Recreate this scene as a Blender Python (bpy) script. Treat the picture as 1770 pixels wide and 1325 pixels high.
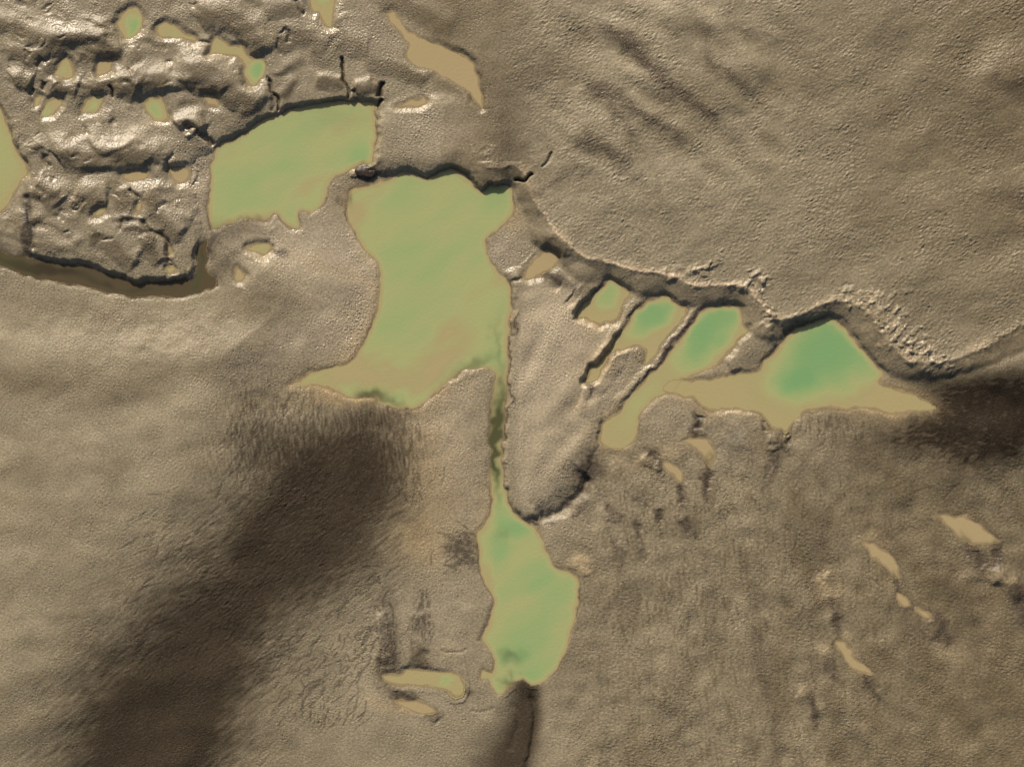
import bpy, math, random
import numpy as np
from mathutils import Vector

# ------------------------------------------------------------------ camera, sky, sun, exposure
S = bpy.context.scene
for o in list(bpy.data.objects):
    bpy.data.objects.remove(o)
PX = 50.0                      # photograph pixels per metre on the mud
CX, CY = 885.0, 662.5
CAM_H = 100.0
cam = bpy.data.cameras.new('camera')
co = bpy.data.objects.new('camera', cam)
S.collection.objects.link(co)
co.location = (0, 0, CAM_H + 0.2)
cam.sensor_width = 36
cam.lens = 36 * CAM_H / (1770 / PX)
cam.clip_end = 5000
S.camera = co

SUN_EL = math.radians(30)
SUN_X, SUN_Y = -0.34, 0.94     # horizontal direction towards the sun (upper left of the picture)
SUN_N = math.hypot(SUN_X, SUN_Y)
w = bpy.data.worlds.new('World')
S.world = w
w.use_nodes = True
nt = w.node_tree
sky = nt.nodes.new('ShaderNodeTexSky')
sky.sky_type = 'NISHITA'
sky.sun_disc = False
sky.sun_elevation = SUN_EL
sky.sun_rotation = math.atan2(SUN_X, SUN_Y)
sky.dust_density = 4.0
sky.air_density = 0.8
sky.ozone_density = 0.6
nt.links.new(sky.outputs[0], nt.nodes['Background'].inputs[0])
nt.nodes['Background'].inputs[1].default_value = 0.055
sl = bpy.data.lights.new('sun', 'SUN')
sl.energy = 4.2
sl.angle = math.radians(0.6)
sl.color = (1.0, 0.90, 0.765)
so = bpy.data.objects.new('sun', sl)
S.collection.objects.link(so)
dv = Vector((SUN_X / SUN_N * math.cos(SUN_EL), SUN_Y / SUN_N * math.cos(SUN_EL), math.sin(SUN_EL)))
so.rotation_euler = dv.to_track_quat('Z', 'Y').to_euler()
so.location = dv * 60
S.view_settings.view_transform = 'Standard'
S.view_settings.look = 'None'
S.view_settings.exposure = 0.19
S.view_settings.gamma = 1.0

# ------------------------------------------------------------------ grid (picture pixels -> metres)
STEP = 1.25
fx = -232 + STEP * np.arange(1788)      # 1920 x 1512 grid lines in all, sizes that suit the FFT
fy = -200 + STEP * np.arange(1380)
def stretch(f, n=66, g=1.13):
    s = STEP * np.cumsum(g ** np.arange(1, n + 1))
    return np.concatenate([f[0] - s[::-1], f, f[-1] + s])
gx, gy = stretch(fx), stretch(fy)
NX, NY = len(gx), len(gy)
X, Y = np.meshgrid(gx.astype(np.float32), gy.astype(np.float32))
rng = np.random.default_rng(7)

# ------------------------------------------------------------------ noise
kx = np.fft.fftfreq(NX)[None, :].astype(np.float32)
ky = np.fft.fftfreq(NY)[:, None].astype(np.float32)
def fnoise(seed, wl, band=0.45, ang=0.0, an=1.0, low=None):
    """band-passed noise; wl wavelength in photo px, ang direction of the grain, an elongation"""
    r = np.random.default_rng(seed)
    F = np.fft.rfft2(r.standard_normal((NY, NX)).astype(np.float32))
    KX = np.fft.rfftfreq(NX)[None, :]
    KY = np.fft.fftfreq(NY)[:, None]
    c, s = math.cos(ang), math.sin(ang)
    u = (KX * c + KY * s) * an
    v = (-KX * s + KY * c)
    k = np.sqrt(u * u + v * v) / STEP + 1e-9
    k0 = 1.0 / wl
    if low:
        A = 1.0 / (1 + (k / k0) ** low)
    else:
        A = np.exp(-(np.log(k / k0) / band) ** 2)
    out = np.fft.irfft2(F * A, s=(NY, NX))
    return (out / out.std()).astype(np.float32)
def blur(a, sig):
    F = np.fft.rfft2(a)
    KX = np.fft.rfftfreq(NX)[None, :]
    KY = np.fft.fftfreq(NY)[:, None]
    G = np.exp(-2 * (math.pi * sig / STEP) ** 2 * (KX * KX + KY * KY))
    return np.fft.irfft2(F * G, s=(NY, NX)).astype(np.float32)
def ss(a, b, t):
    t = np.clip((t - a) / (b - a), 0, 1)
    return t * t * (3 - 2 * t)

wa = fnoise(11, 26, low=3) ; wb = fnoise(12, 26, low=3)
wc = fnoise(13, 140, low=4); wd = fnoise(14, 140, low=4)
XW = X + wa * 1.3 + wc * 2.0
YW = Y + wb * 1.3 + wd * 2.0
XR = X + wa * 3.5 + wc * 7
YR = Y + wb * 3.5 + wd * 7

# ------------------------------------------------------------------ distance helpers
def crom(pts, closed=True, n=4):
    P = np.array(pts, float)
    N = len(P)
    out = []
    rngi = range(N if closed else N - 1)
    for i in rngi:
        if closed:
            p0, p1, p2, p3 = P[i - 1], P[i], P[(i + 1) % N], P[(i + 2) % N]
        else:
            p0, p1, p2, p3 = P[max(i - 1, 0)], P[i], P[i + 1], P[min(i + 2, N - 1)]
        for j in range(n):
            t = j / n
            out.append(0.5 * ((2 * p1) + (-p0 + p2) * t + (2 * p0 - 5 * p1 + 4 * p2 - p3) * t * t + (-p0 + 3 * p1 - 3 * p2 + p3) * t ** 3))
    if not closed:
        out.append(P[-1])
    return np.array(out)
def window(P, pad):
    x0, y0 = P.min(0) - pad
    x1, y1 = P.max(0) + pad
    i0, i1 = np.searchsorted(gx, [x0, x1])
    j0, j1 = np.searchsorted(gy, [y0, y1])
    return slice(j0, max(j1, j0 + 1)), slice(i0, max(i1, i0 + 1))
def sdf(pts, pad, xs=None, ys=None, n=4):
    """signed distance to a closed outline, negative inside, on a window of the grid"""
    P = crom(pts, True, n)
    W = window(P, pad)
    x = (XW if xs is None else xs)[W]
    y = (YW if ys is None else ys)[W]
    best = np.full(x.shape, 1e12, np.float32)
    inside = np.zeros(x.shape, bool)
    for a, b in zip(P, np.roll(P, -1, 0)):
        ex, ey = b - a
        L = ex * ex + ey * ey + 1e-9
        px, py = x - a[0], y - a[1]
        t = np.clip((px * ex + py * ey) / L, 0, 1)
        d = (px - t * ex) ** 2 + (py - t * ey) ** 2
        np.minimum(best, d, out=best)
        c = ((a[1] > y) != (b[1] > y))
        if abs(ey) > 1e-9:
            c &= (px < ex * py / ey)
            inside ^= c
    d = np.sqrt(best)
    return np.where(inside, -d, d), W
def line(pts, pad, xs=None, ys=None, n=4):
    """distance, side (+ = right of travel, i.e. south when drawn west to east), 0..1 along"""
    P = crom(pts, False, n)
    W = window(P, pad)
    x = (XW if xs is None else xs)[W]
    y = (YW if ys is None else ys)[W]
    best = np.full(x.shape, 1e12, np.float32)
    side = np.zeros(x.shape, np.float32)
    par = np.zeros(x.shape, np.float32)
    seg = np.linalg.norm(np.diff(P, axis=0), axis=1)
    T = seg.sum(); acc = 0
    for a, b, l in zip(P[:-1], P[1:], seg):
        ex, ey = b - a
        L = l * l + 1e-9
        px, py = x - a[0], y - a[1]
        t = (px * ex + py * ey) / L
        tc = np.clip(t, 0, 1)
        d = (px - tc * ex) ** 2 + (py - tc * ey) ** 2
        m = d < best
        best = np.where(m, d, best)
        side = np.where(m, np.sign(ex * py - ey * px), side)
        par = np.where(m, (acc + tc * l) / T, par)
        acc += l
    return np.sqrt(best), side, par, W

# ------------------------------------------------------------------ pools traced from the mud flat: outline, level, label
POOLS = []
def pool(pts, level, label, deep=(), tone=None, wb=6, base=.0, edge=6):
    wb = 9
    POOLS.append(dict(base=base,pts=pts, level=level, label=label, deep=deep, tone=tone, wb=wb, edge=edge))
# deep = soft ellipses (x, y, rx, ry, rotation degrees, depth) in which the water gets deep
pool([(378,247),(415,235),(445,215),(480,200),(520,184),(560,177),(600,171),(640,175),(651,190),(653,230),(648,264),(640,281),
      (622,283),(604,292),(575,307),(566,323),(560,345),(540,368),(533,362),(522,360),(521,374),(525,390),(514,396),(494,388),(479,369),(468,371),
      (458,381),(430,381),(400,386),(372,394),(360,388),(357,350),(358,290),(365,265)], 0.0,
     'broad olive green pool above and left of the largest one, lower shore ragged',
     [(395,325,46,50,30,.22),(480,260,80,40,-20,.10),(630,268,26,18,0,.45),(540,300,50,14,-30,-.18),(440,370,60,12,-5,-.2),(600,300,20,10,0,-.1)], base=.10)
pool([(598,330),(612,322),(640,316),(672,308),(695,297),(730,305),(755,300),(781,290),(795,297),(815,315),(830,332),(845,322),(865,318),(880,320),
      (890,330),(893,345),(890,365),(881,384),(862,398),(842,414),(844,433),(856,461),(876,478),(882,494),(882,540),(881,587),(877,661),
      (874,700),(871,763),(873,814),(877,856),(886,878),(895,888),(911,900),(924,910),(934,924),(941,945),(957,973),(975,983),(991,991),(1000,1008),
      (997,1052),(988,1108),(977,1136),(957,1162),(936,1177),(922,1180),(900,1172),(886,1184),(873,1198),(863,1200),(850,1187),(843,1176),(832,1175),
      (830,1164),(836,1159),(848,1162),(854,1152),(850,1129),(832,1105),(838,1080),(845,1052),(850,1031),(840,1013),(832,998),(827,980),(825,945),
      (822,921),(832,909),(845,886),(848,860),(845,827),(848,788),(847,740),(849,690),(852,660),(850,647),(835,642),(799,643),(781,651),(768,663),(756,673),(743,683),
      (730,696),(709,706),(686,709),(658,704),(645,691),(622,690),(599,690),(578,676),(555,671),(525,668),(499,664),(520,652),(543,645),(591,633),(614,615),
      (625,597),(640,569),(645,548),(653,525),(655,484),(650,458),(632,438),(620,420),(607,394),(599,379),(594,363),(597,345)], 0.0,
     'largest pool, pale olive green, joined by a straight narrow channel to a rounded lower basin',
     [(740,400,70,110,0,.10),(690,520,40,70,20,.10),(865,350,24,36,20,.20),(760,610,120,40,-28,-.24),(620,620,40,40,0,-.2),(690,655,70,22,-10,-.18),(870,640,10,60,0,.1),(640,500,18,70,0,-.2),(606,370,20,30,0,-.2),(560,660,60,16,0,-.2),(838,960,14,60,0,-.25),(868,480,14,40,0,-.1),(850,560,30,90,0,.06),
      (893,903,32,22,20,.62),(862,945,30,34,0,.44),(950,1030,40,60,0,.26),(905,1100,50,50,0,.36),(885,1130,22,16,0,.3),
      (860,760,12,60,0,.2)], base=.10)
pool([(1056,485),(1066,489),(1090,506),(1080,522),(1070,545),(1060,555),(1047,558),(1036,559),(1024,556),(1011,549),(995,546),(1000,530),(1024,510),(1044,494)], 0.0,
     'small tan and green pool, leftmost of the row below the curving scarp',
     [(1052,510,28,15,-35,.55)], wb=14)
pool([(1158,508),(1165,517),(1178,526),(1192,535),(1180,556),(1157,581),(1144,597),(1134,612),(1121,630),(1108,634),(1113,620),(1115,606),(1101,598),(1080,601),
      (1060,607),(1047,633),(1034,658),(1011,662),(1024,638),(1039,620),(1057,594),(1075,569),(1098,540),(1121,520),(1139,511)], 0.0,
     'slanting pool, green head and sandy tail, second from left under the curving scarp',
     [(1132,540,52,24,-38,1.0)], wb=12)
pool([(1262,528),(1278,531),(1288,543),(1290,558),(1298,570),(1280,589),(1265,607),(1249,625),(1229,637),(1198,648),(1178,656),(1168,668),(1162,682),
      (1136,693),(1118,709),(1106,729),(1105,748),(1096,765),(1070,778),(1044,762),(1047,734),(1065,719),(1080,693),(1100,668),(1126,643),(1147,620),(1172,592),
      (1198,561),(1219,540),(1239,531)], 0.0,
     'long leaf shaped green pool with a pale tail reaching down to the left',
     [(1232,575,82,33,-42,1.05),(1110,700,30,50,30,.16)], wb=12)
pool([(1443,551),(1456,557),(1474,579),(1489,599),(1507,622),(1525,642),(1522,655),(1535,668),(1589,686),(1623,703),(1610,713),(1577,716),(1538,712),(1500,703),(1443,704),
      (1405,711),(1382,724),(1366,733),(1353,746),(1346,743),(1328,738),(1321,727),(1314,716),(1290,711),(1265,706),(1239,709),(1224,702),(1201,688),(1178,685),(1160,684),
      (1146,674),(1160,658),(1176,655),(1200,656),(1240,650),(1280,642),(1306,642),(1320,628),(1338,607),(1361,581),(1384,566),(1410,554),(1430,550)], -0.004,
     'bright green pentagon shaped pool with a wide sandy shallow, rightmost below the scarp',
     [(1440,612,100,58,-32,1.1),(1380,665,35,25,0,.5)], wb=12)
pool([(-140,140),(-20,175),(0,195),(10,215),(20,244),(33,277),(48,303),(38,313),(23,331),(15,348),(0,363),(-40,390),(-130,400),(-180,260)], 0.0,
     'green pool cut off by the left edge of the picture', [(-40,270,90,90,0,.2)], wb=14)
pool([(-140,418),(-60,425),(0,432),(26,438),(64,443),(103,451),(141,458),(180,468),(231,484),(269,486),(298,485),(321,481),(333,486),(341,458),(341,428),(354,408),(360,433),
      (359,463),(378,474),(372,494),(333,510),(285,515),(231,510),(154,499),(77,484),(26,469),(0,458),(-60,440),(-150,430)], 0.0,
     'dark murky curved channel of water along the foot of the hummocky mud bank',
     [(60,455,90,12,8,.9),(200,490,90,8,8,.5),(345,450,8,50,5,.8)], tone='murk', wb=18)
SMALL_GRP = 0
def sp(pts, label, deep=0.3, drop=0.075, wb=11, **k):
    c = np.mean(np.array(pts, float), 0)
    r = max(6, np.std(np.array(pts, float), 0).mean() * 0.9)
    POOLS.append(dict(pts=pts, level=None, drop=drop, label=label, deep=[(c[0], c[1], r, r, 0, deep)], tone=k.get('tone'), wb=wb, dmax=1, edge=5))
sp([(223,12),(238,15),(242,31),(238,49),(228,60),(210,60),(200,51),(201,33),(210,20)],'green egg shaped puddle near the top left, above the hummocks',.75)
sp([(282,34),(295,37),(313,52),(336,64),(336,73),(310,64),(282,61),(268,54),(269,43)],'brown wedge shaped puddle between two green ones near the top edge',.12)
sp([(369,66),(380,68),(398,78),(418,79),(428,95),(448,100),(455,105),(457,120),(445,141),(433,151),(423,136),(420,113),(410,99),(395,97),(382,95),(359,95),(367,79)],
   'bent puddle, brown on the left and green where it turns down',.25)
POOLS[-1]['deep'] = [(440,122,14,22,0,.8),(385,85,20,8,0,.1)]
sp([(533,-25),(583,-25),(580,15),(580,46),(566,46),(552,30),(539,24)],'green puddle cut off by the top edge',.3, drop=.08)
POOLS[-1]['deep'] = [(555,2,16,18,0,.75)]
sp([(663,28),(679,23),(691,33),(704,51),(735,64),(773,82),(804,95),(820,110),(829,133),(834,164),(835,190),(822,180),(809,159),(781,139),(748,123),(720,115),(704,100),(702,77),(689,59),(673,41)],
   'long narrow curved brown puddle slanting down from the top edge',.13, drop=.008)
sp([(704,177),(720,173),(735,169),(736,185),(720,189),(686,187)],'tiny orange brown puddle right of the broad upper pool',.05, drop=.04)
sp([(113,104),(123,108),(130,123),(126,136),(115,139),(103,133),(95,128),(103,121)],'small olive puddle among the hummocks, upper left of its cluster',.35)
sp([(187,103),(192,110),(190,126),(180,133),(169,132),(165,123),(172,110)],'small brown teardrop puddle with a bright lower tip',.2)
sp([(72,160),(77,167),(69,180),(62,180),(63,167)],'smallest olive puddle, tucked left of a green slanting one',.35)
sp([(97,167),(113,171),(110,182),(95,196),(80,200),(74,192),(82,177)],'slanting green puddle with a shining lower rim, left of a brown oval one',.6)
sp([(154,168),(177,168),(174,182),(159,196),(141,195),(144,180)],'green brown oval puddle between two greener ones',.4)
sp([(248,176),(272,167),(285,165),(290,185),(292,203),(280,209),(264,203),(249,185)],'olive green shield shaped puddle with a glistening lower shore',.5)
sp([(351,164),(367,164),(378,177),(375,185),(359,177)],'tiny brown puddle in the hollow of the crescent ridge',.1)
sp([(210,304),(231,296),(257,299),(254,312),(240,314),(223,318)],'small tan puddle under the long dark ridge',.25)
sp([(292,290),(321,290),(325,305),(310,317),(292,303)],'orange tan puddle left of the broad upper pool',.05)
sp([(174,363),(180,371),(167,377),(162,372)],'tiny shining puddle on the lower hummocks',.15, drop=.08)
sp([(235,355),(247,349),(243,365),(232,366)],'tiny tan puddle at the head of a winding crack',.05, drop=.06)
sp([(291,428),(297,424),(297,440),(292,441)],'tiny orange puddle halfway down the winding crack',.03, drop=.05, wb=7)
sp([(289,462),(303,462),(300,473),(290,475)],'tiny orange puddle at the foot of the winding crack',.03, drop=.05, wb=7)
sp([(702,1154),(722,1153),(786,1162),(797,1175),(798,1193),(789,1206),(776,1200),(761,1190),(735,1185),(707,1181),(672,1180),(663,1165),(681,1162)],
   'flat brown puddle with a greenish middle, left of the lower basin',.3, drop=.008)
POOLS[-1]['deep'] = [(765,1172,16,9,0,.5)]
sp([(680,1206),(714,1208),(735,1217),(753,1229),(743,1236),(720,1231),(691,1218)],'slim tan puddle just below a larger brown one',.06, drop=.008)
sp([(428,430),(449,422),(466,425),(468,435),(458,445),(442,442)],'blurred round green puddle on the grey wet flat below the broad pool',.3, drop=.08)
sp([(410,461),(418,464),(428,479),(421,488),(410,481)],'small tan puddle beside the end of the murky channel',.05, drop=.04)
sp([(939,435),(957,438),(962,450),(952,463),(931,476),(918,484),(906,481),(913,463)],'orange tan puddle at the foot of the scarp, right of the largest pool',.02, drop=.008)
sp([(1178,760),(1203,756),(1224,760),(1237,781),(1237,799),(1226,806),(1216,791),(1201,775)],'tan hook shaped shallow puddle below the long leaf shaped pool',.03, drop=.008)
sp([(1149,799),(1170,804),(1183,816),(1180,832),(1165,827),(1154,814)],'small tan shallow puddle lower left of a hook shaped one',.02, drop=.008)
sp([(1628,888),(1661,891),(1692,899),(1710,917),(1727,932),(1718,938),(1692,940),(1671,940),(1648,919),(1633,904)],'largest tan puddle on the right hand flat',.04, drop=.008)
sp([(1494,940),(1515,942),(1538,958),(1553,973),(1557,999),(1546,996),(1528,976),(1505,960)],'slanting tan puddle left of the largest one on the right hand flat',.04, drop=.008)
sp([(1443,1106),(1460,1104),(1479,1134),(1510,1157),(1512,1167),(1494,1165),(1471,1152),(1456,1129)],'long pale tan puddle low on the right hand flat',.02, drop=.008)
sp([(1553,1023),(1569,1031),(1576,1044),(1566,1047),(1553,1036)],'tiny tan puddle, upper of two below the slanting tan one',.02, drop=.008)
sp([(1584,1047),(1605,1057),(1607,1067),(1592,1062)],'tiny tan puddle, lower of two below the slanting tan one',.02, drop=.008)

# ------------------------------------------------------------------ height field
SH = np.full((NY, NX), 400.0, np.float32)      # distance from the shores of the big pools
for P in POOLS:
    if P['level'] is not None:
        d, W = sdf(P['pts'], 160, n=2)
        SH[W] = np.minimum(SH[W], np.maximum(d, 0))
H = (.010 + .05 * ss(10, 160, SH)).astype(np.float32)
SWL = np.zeros_like(H)
def blob(arr, cx, cy, rx, ry, rot, amp, p=1.0):
    pad = 3.2 * max(rx, ry)
    i0, i1 = np.searchsorted(gx, [cx - pad, cx + pad]); j0, j1 = np.searchsorted(gy, [cy - pad, cy + pad])
    if i1 <= i0 or j1 <= j0: return
    W = (slice(j0, j1), slice(i0, i1))
    c, s = math.cos(math.radians(rot)), math.sin(math.radians(rot))
    x = XR[W] - cx; y = YR[W] - cy
    u = (x * c + y * s) / rx; v = (-x * s + y * c) / ry
    arr[W] += amp * np.exp(-(u * u + v * v) ** p)
def ridge(pts, A, wn, wsu, fade=0.15, conv=True, arr=None, rough=False):
    """asymmetric crest: soft back of width wn to the left of travel, convex face of width wsu to the right"""
    pad = 3 * max(wn, wsu)
    d, side, t, W = line(pts, pad, XR if rough else None, YR if rough else None)
    back = np.exp(-(d / wn) ** 2)
    f = np.clip(d / wsu, 0, 1)
    face = (1 - f * f) if conv else np.exp(-(d / wsu * 1.6) ** 2)
    if conv:
        face = face * (1 - 0.25 * ss(.6, 1, f))
    e = ss(0, fade, t) * ss(0, fade, 1 - t) if fade > 0 else 1
    v = A * np.where(side > 0, face, back) * e
    if not conv:
        full = np.zeros_like(H); full[W] = v
        v = None
        SWL[:] += blur(full, min(wn, wsu) * .35)
    else:
        (H if arr is None else arr)[W] += v

# the big plateau, upper right: crest line and the line of its foot
crest = [(835,150),(842,215),(838,262),(842,290),(868,286),(888,284),(912,310),(925,345),(955,392),(985,425),(1020,445),(1060,456),(1100,470),(1160,475),(1200,495),(1250,497),
         (1290,500),(1318,528),(1340,550),(1380,545),(1420,525),(1455,517),(1500,540),(1520,575),(1545,605),(1580,628),(1640,620),(1700,597),(1770,563),(1900,505),(3000,60),(3000,-1500),(700,-1500),(790,-60)]
low = [(700,300),(755,302),(781,292),(815,318),(835,334),(862,320),(892,328),(905,365),(925,420),(975,470),(1010,492),(1055,486),(1100,512),(1150,510),(1192,535),(1230,532),(1262,528),(1288,540),(1300,570),
       (1330,592),(1385,566),(1443,552),(1475,578),(1526,643),(1580,660),(1640,648),(1700,630),(1770,604),(1900,560),(3000,220),(3000,3000),(-800,3000),(600,700),(640,330)]
dc, _ = sdf(crest, 1e6, n=3)
dl, _ = sdf(low, 1e6, n=3)
dcf = np.maximum(dc, 0); dlf = np.maximum(dl, 0)
t = dcf / (dcf + dlf + 1e-3)
t = np.where(dc > 75, 1, t)
PLAT = np.where(dc <= 0, 1.0, 1 - (0.60 * t + 0.40 * t ** 4))
PLAT = np.where((dc > 0) & (dl <= 0), 0, PLAT)
west = ss(830, 700, X) * ss(330, 250, Y)
PLAT = np.where((X < 840) & (Y < 300) & (dc > 0), np.exp(-(dcf / 70) ** 2), PLAT)
LIP = 0.05 * np.exp(-np.abs(dc) / 7) * (Y > 280) * (dc < 40)
SWELL = 0.0005 * np.clip(-dc, 0, 120) * ss(240, 360, Y)
BK = np.zeros_like(H); BK2 = np.zeros_like(H)
face_mask = ((dc > 0) & (dl > 0) & (dc < 75) & (X > 640)).astype(np.float32)

FM = np.zeros_like(H)
# upper left hummocky bank
def bank(pts, A, wd_, arr=None, p=2.0, pad=None):
    d, W = sdf(pts, pad or wd_ * 1.5)
    f = np.clip(d / wd_, 0, 1)
    (H if arr is None else arr)[W] += A * (1 - f ** p)
    return d, W
bank([(-400,-900),(-400,50),(-120,90),(-5,130),(22,190),(48,250),(72,300),(66,360),(80,415),(150,430),(230,462),(285,462),(306,452),(312,420),(306,390),(296,350),(288,310),(292,270),(318,235),(375,215),(440,188),(500,165),(560,156),(600,152),
      (632,152),(668,165),(690,220),(683,262),(740,268),(790,252),(822,262),(850,240),(850,150),(830,-40),(800,-900)], 0.18, 42, arr=BK, p=2.6)
bank([(640,262),(690,264),(740,270),(790,258),(818,276),(838,296),(855,290),(855,200),(800,190),(700,200),(670,220)], 0.26, 38, arr=BK2, p=2.2)
H += ((0.26 * blur(PLAT.astype(np.float32), 3)) ** 4 + BK ** 4 + BK2 ** 4) ** .25 + LIP + SWELL
# the long bare point between channel and green pools
bank([(892,512),(905,500),(960,500),(1010,500),(1010,560),(1050,600),(1000,680),(1010,740),(985,790),(965,835),(930,868),(905,870),(888,835),(888,700),(893,600)], 0.13, 40, p=2)
# spits between the green pools (their south east faces fall steeply into the water)
ridge([(975,640),(1010,580),(1045,530)][::-1], 0.0, 10, 10)
ridge([(1000,720),(1052,592),(1090,535),(1118,508)][::-1], 0.05, 60, 12, .08)
ridge([(1060,705),(1118,640),(1165,590),(1200,548),(1222,530)][::-1], 0.045, 60, 12, .08)
ridge([(1255,632),(1285,610),(1318,585),(1345,575)][::-1], 0.10, 26, 30, .1)
# crests of the hummocky bank; drawn west to east so that the shaded face is the south one
for p_, A, wn, wf in [
    ([(300,112),(344,112),(372,120),(395,138),(410,159),(440,173),(462,186)], .17, 16, 34),
    ([(224,116),(236,128),(257,131),(282,127),(295,139),(298,160)], .15, 13, 36),
    ([(330,32),(346,23),(385,17),(416,26),(436,41),(452,66),(468,92)], .17, 18, 40),
    ([(84,268),(92,257),(154,264),(218,256),(246,257),(267,270),(272,290)], .18, 16, 40),
    ([(-40,50),(10,40),(60,55),(110,60),(160,55),(200,66)], .13, 14, 26),
    ([(0,84),(30,78),(60,88),(90,78),(130,68),(170,74),(215,86)], .11, 12, 24),
    ([(130,100),(150,95),(175,92),(210,92)], .08, 10, 18),
    ([(150,150),(190,142),(220,152),(245,160)], .12, 14, 24),
    ([(20,140),(40,128),(60,140)], .10, 10, 26),
    ([(92,150),(118,146),(140,152)], .09, 10, 22),
    ([(318,150),(330,140),(352,146),(372,150),(385,165)], .10, 12, 24),
    ([(450,20),(490,10),(530,18)], .08, 14, 24),
    ([(470,70),(500,60),(540,62),(575,78)], .06, 20, 30),
    ([(540,133),(565,134),(592,133)], .07, 5, 22),
    ([(608,142),(630,138),(645,130)], .09, 5, 26),
    ([(620,90),(660,100),(690,110),(720,125),(745,140)], .06, 16, 26),
    ([(590,20),(600,60),(640,80)], .06, 14, 30),
    ([(640,10),(690,0),(740,20),(790,50)], .05, 18, 34),
    ([(300,215),(318,207),(335,212),(350,226)], .15, 10, 15),
    ([(60,315),(90,330),(110,350)], .10, 12, 30),
    ([(130,330),(160,345),(185,350)], .10, 16, 30),
    ([(205,325),(220,345),(222,380)], .08, 16, 24),
    ([(150,400),(180,405),(210,430),(240,455)], .09, 16, 26),
    ([(250,330),(275,350),(300,385),(325,400)], .11, 18, 28),
    ([(255,400),(270,430),(285,455)], .09, 12, 22)]:
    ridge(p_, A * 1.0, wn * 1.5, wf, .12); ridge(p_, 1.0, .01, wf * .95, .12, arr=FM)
# faint lee bands on the plateau
for p_, A, wn, wf in [
    ([(1010,45),(1060,50),(1096,75),(1120,105),(1150,135),(1200,150),(1235,185),(1252,210)], .085, 60, 26),
    ([(1140,45),(1190,48),(1228,58),(1236,95),(1270,120),(1292,145),(1300,190)], .07, 50, 24),
    ([(990,140),(1050,150),(1085,165),(1120,185),(1160,215),(1200,245)], .06, 40, 26),
    ([(1060,170),(1075,200),(1095,240)], .04, 30, 18),
    ([(960,235),(1010,240),(1050,255),(1075,290)], .08, 30, 24),
    ([(870,80),(930,110),(960,160)], .04, 50, 50),
    ([(1560,60),(1640,100),(1700,160),(1800,210)], .06, 60, 60),
    ([(1690,115),(1760,130),(1850,150)], .07, 40, 26),
    ([(1690,300),(1740,340),(1850,350)], .05, 40, 30),
    ([(1400,-60),(1480,40),(1500,110)], .03, 50, 60)]:
    ridge(p_, A * 1.9, wn, wf * 1.3, .2, conv=False, rough=True)
# broad swells of the lower flats
ridge([(60,492),(170,508),(290,520),(400,505),(470,470),(540,455)], .15, 30, 70, .15, conv=False, rough=True)
ridge([(-160,630),(60,618),(200,612),(320,600),(420,585)], .11, 50, 60, .15, conv=False, rough=True)
ridge([(-150,1330),(30,1200),(120,1050),(210,900),(330,770),(450,690),(560,690)][::1], .62, 220, 320, .2, conv=False, rough=True)
ridge([(430,640),(560,668),(640,690),(720,720),(760,800)], .22, 30, 150, .2, conv=False, rough=True)
ridge([(560,1010),(640,985),(740,975),(820,985)], .10, 50, 60, .2, conv=False, rough=True)
ridge([(1240,705),(1400,735),(1520,740),(1640,745),(1800,745)], .18, 30, 150, .15, conv=False, rough=True)
ridge([(1540,660),(1620,650),(1700,630),(1820,600)], .34, 22, 100, .12, conv=False, rough=True)
H += SWL * (.06 + .94 * ss(0, 130, SH))
wdg, Wd = sdf([(905,500),(1010,510),(1060,590),(1090,620),(1050,740),(1010,800),(940,880),(895,850),(890,600)], 40)
full = np.zeros_like(H); full[Wd] = ss(10, -40, wdg)
H += full * .016 * fnoise(66, 60, .5, ang=math.radians(-55), an=2.6)
for xx, aa in ((908, .009), (918, .006)):
    ridge([(xx, 505), (xx - 2, 600), (xx - 4, 720), (xx - 2, 830)], aa, 5, 6, .15)
# dents and hollows with steep shaded heads
for p_, A, wn, wf in [
    ([(925,430),(945,412),(965,420),(975,450)], .10, 16, 22),
    ([(985,500),(1000,520),(995,545)], .07, 20, 22),
    ([(1060,540),(1000,700)], 0, 10, 10),
    ([(1105,790),(1130,800),(1148,815)], .07, 10, 12),
    ([(1205,722),(1215,735),(1210,760)], .07, 10, 12),
    ([(1240,735),(1262,725),(1285,745),(1280,790)], .05, 26, 26),
    ([(1320,752),(1335,760),(1345,775)], .07, 9, 14),
    ([(1600,1060),(1610,1080),(1618,1110)], .04, 10, 15),
    ([(1425,985),(1440,1025),(1452,1070)], .06, 18, 16),
    ([(1420,1110),(1430,1140),(1438,1180)], .04, 12, 14),
    ([(1375,1195),(1400,1215),(1412,1250)], .06, 14, 16),
    ([(1710,985),(1750,1000),(1775,1040)], .09, 16, 26),
    ([(1660,1000),(1700,990),(1740,1005)], .05, 14, 16),
    ([(650,1060),(665,1100),(668,1150)], .09, 20, 26),
    ([(720,1050),(732,1090),(735,1130)], .06, 14, 16),
    ([(980,985),(1000,975),(1010,1000)], .03, 12, 10),
    ([(1030,870),(1050,890),(1080,900)], .03, 10, 10)]:
    if A: ridge(p_, A, wn, wf, .2)
blob(H, 455, 435, 60, 30, 10, -.05); blob(H, 540, 470, 120, 70, 20, .06)
blob(H, 780, 790, 70, 110, 0, .06); blob(H, 730, 1090, 90, 90, 0, .09)
blob(H, 1290, 560, 30, 26, 0, .05)

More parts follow.
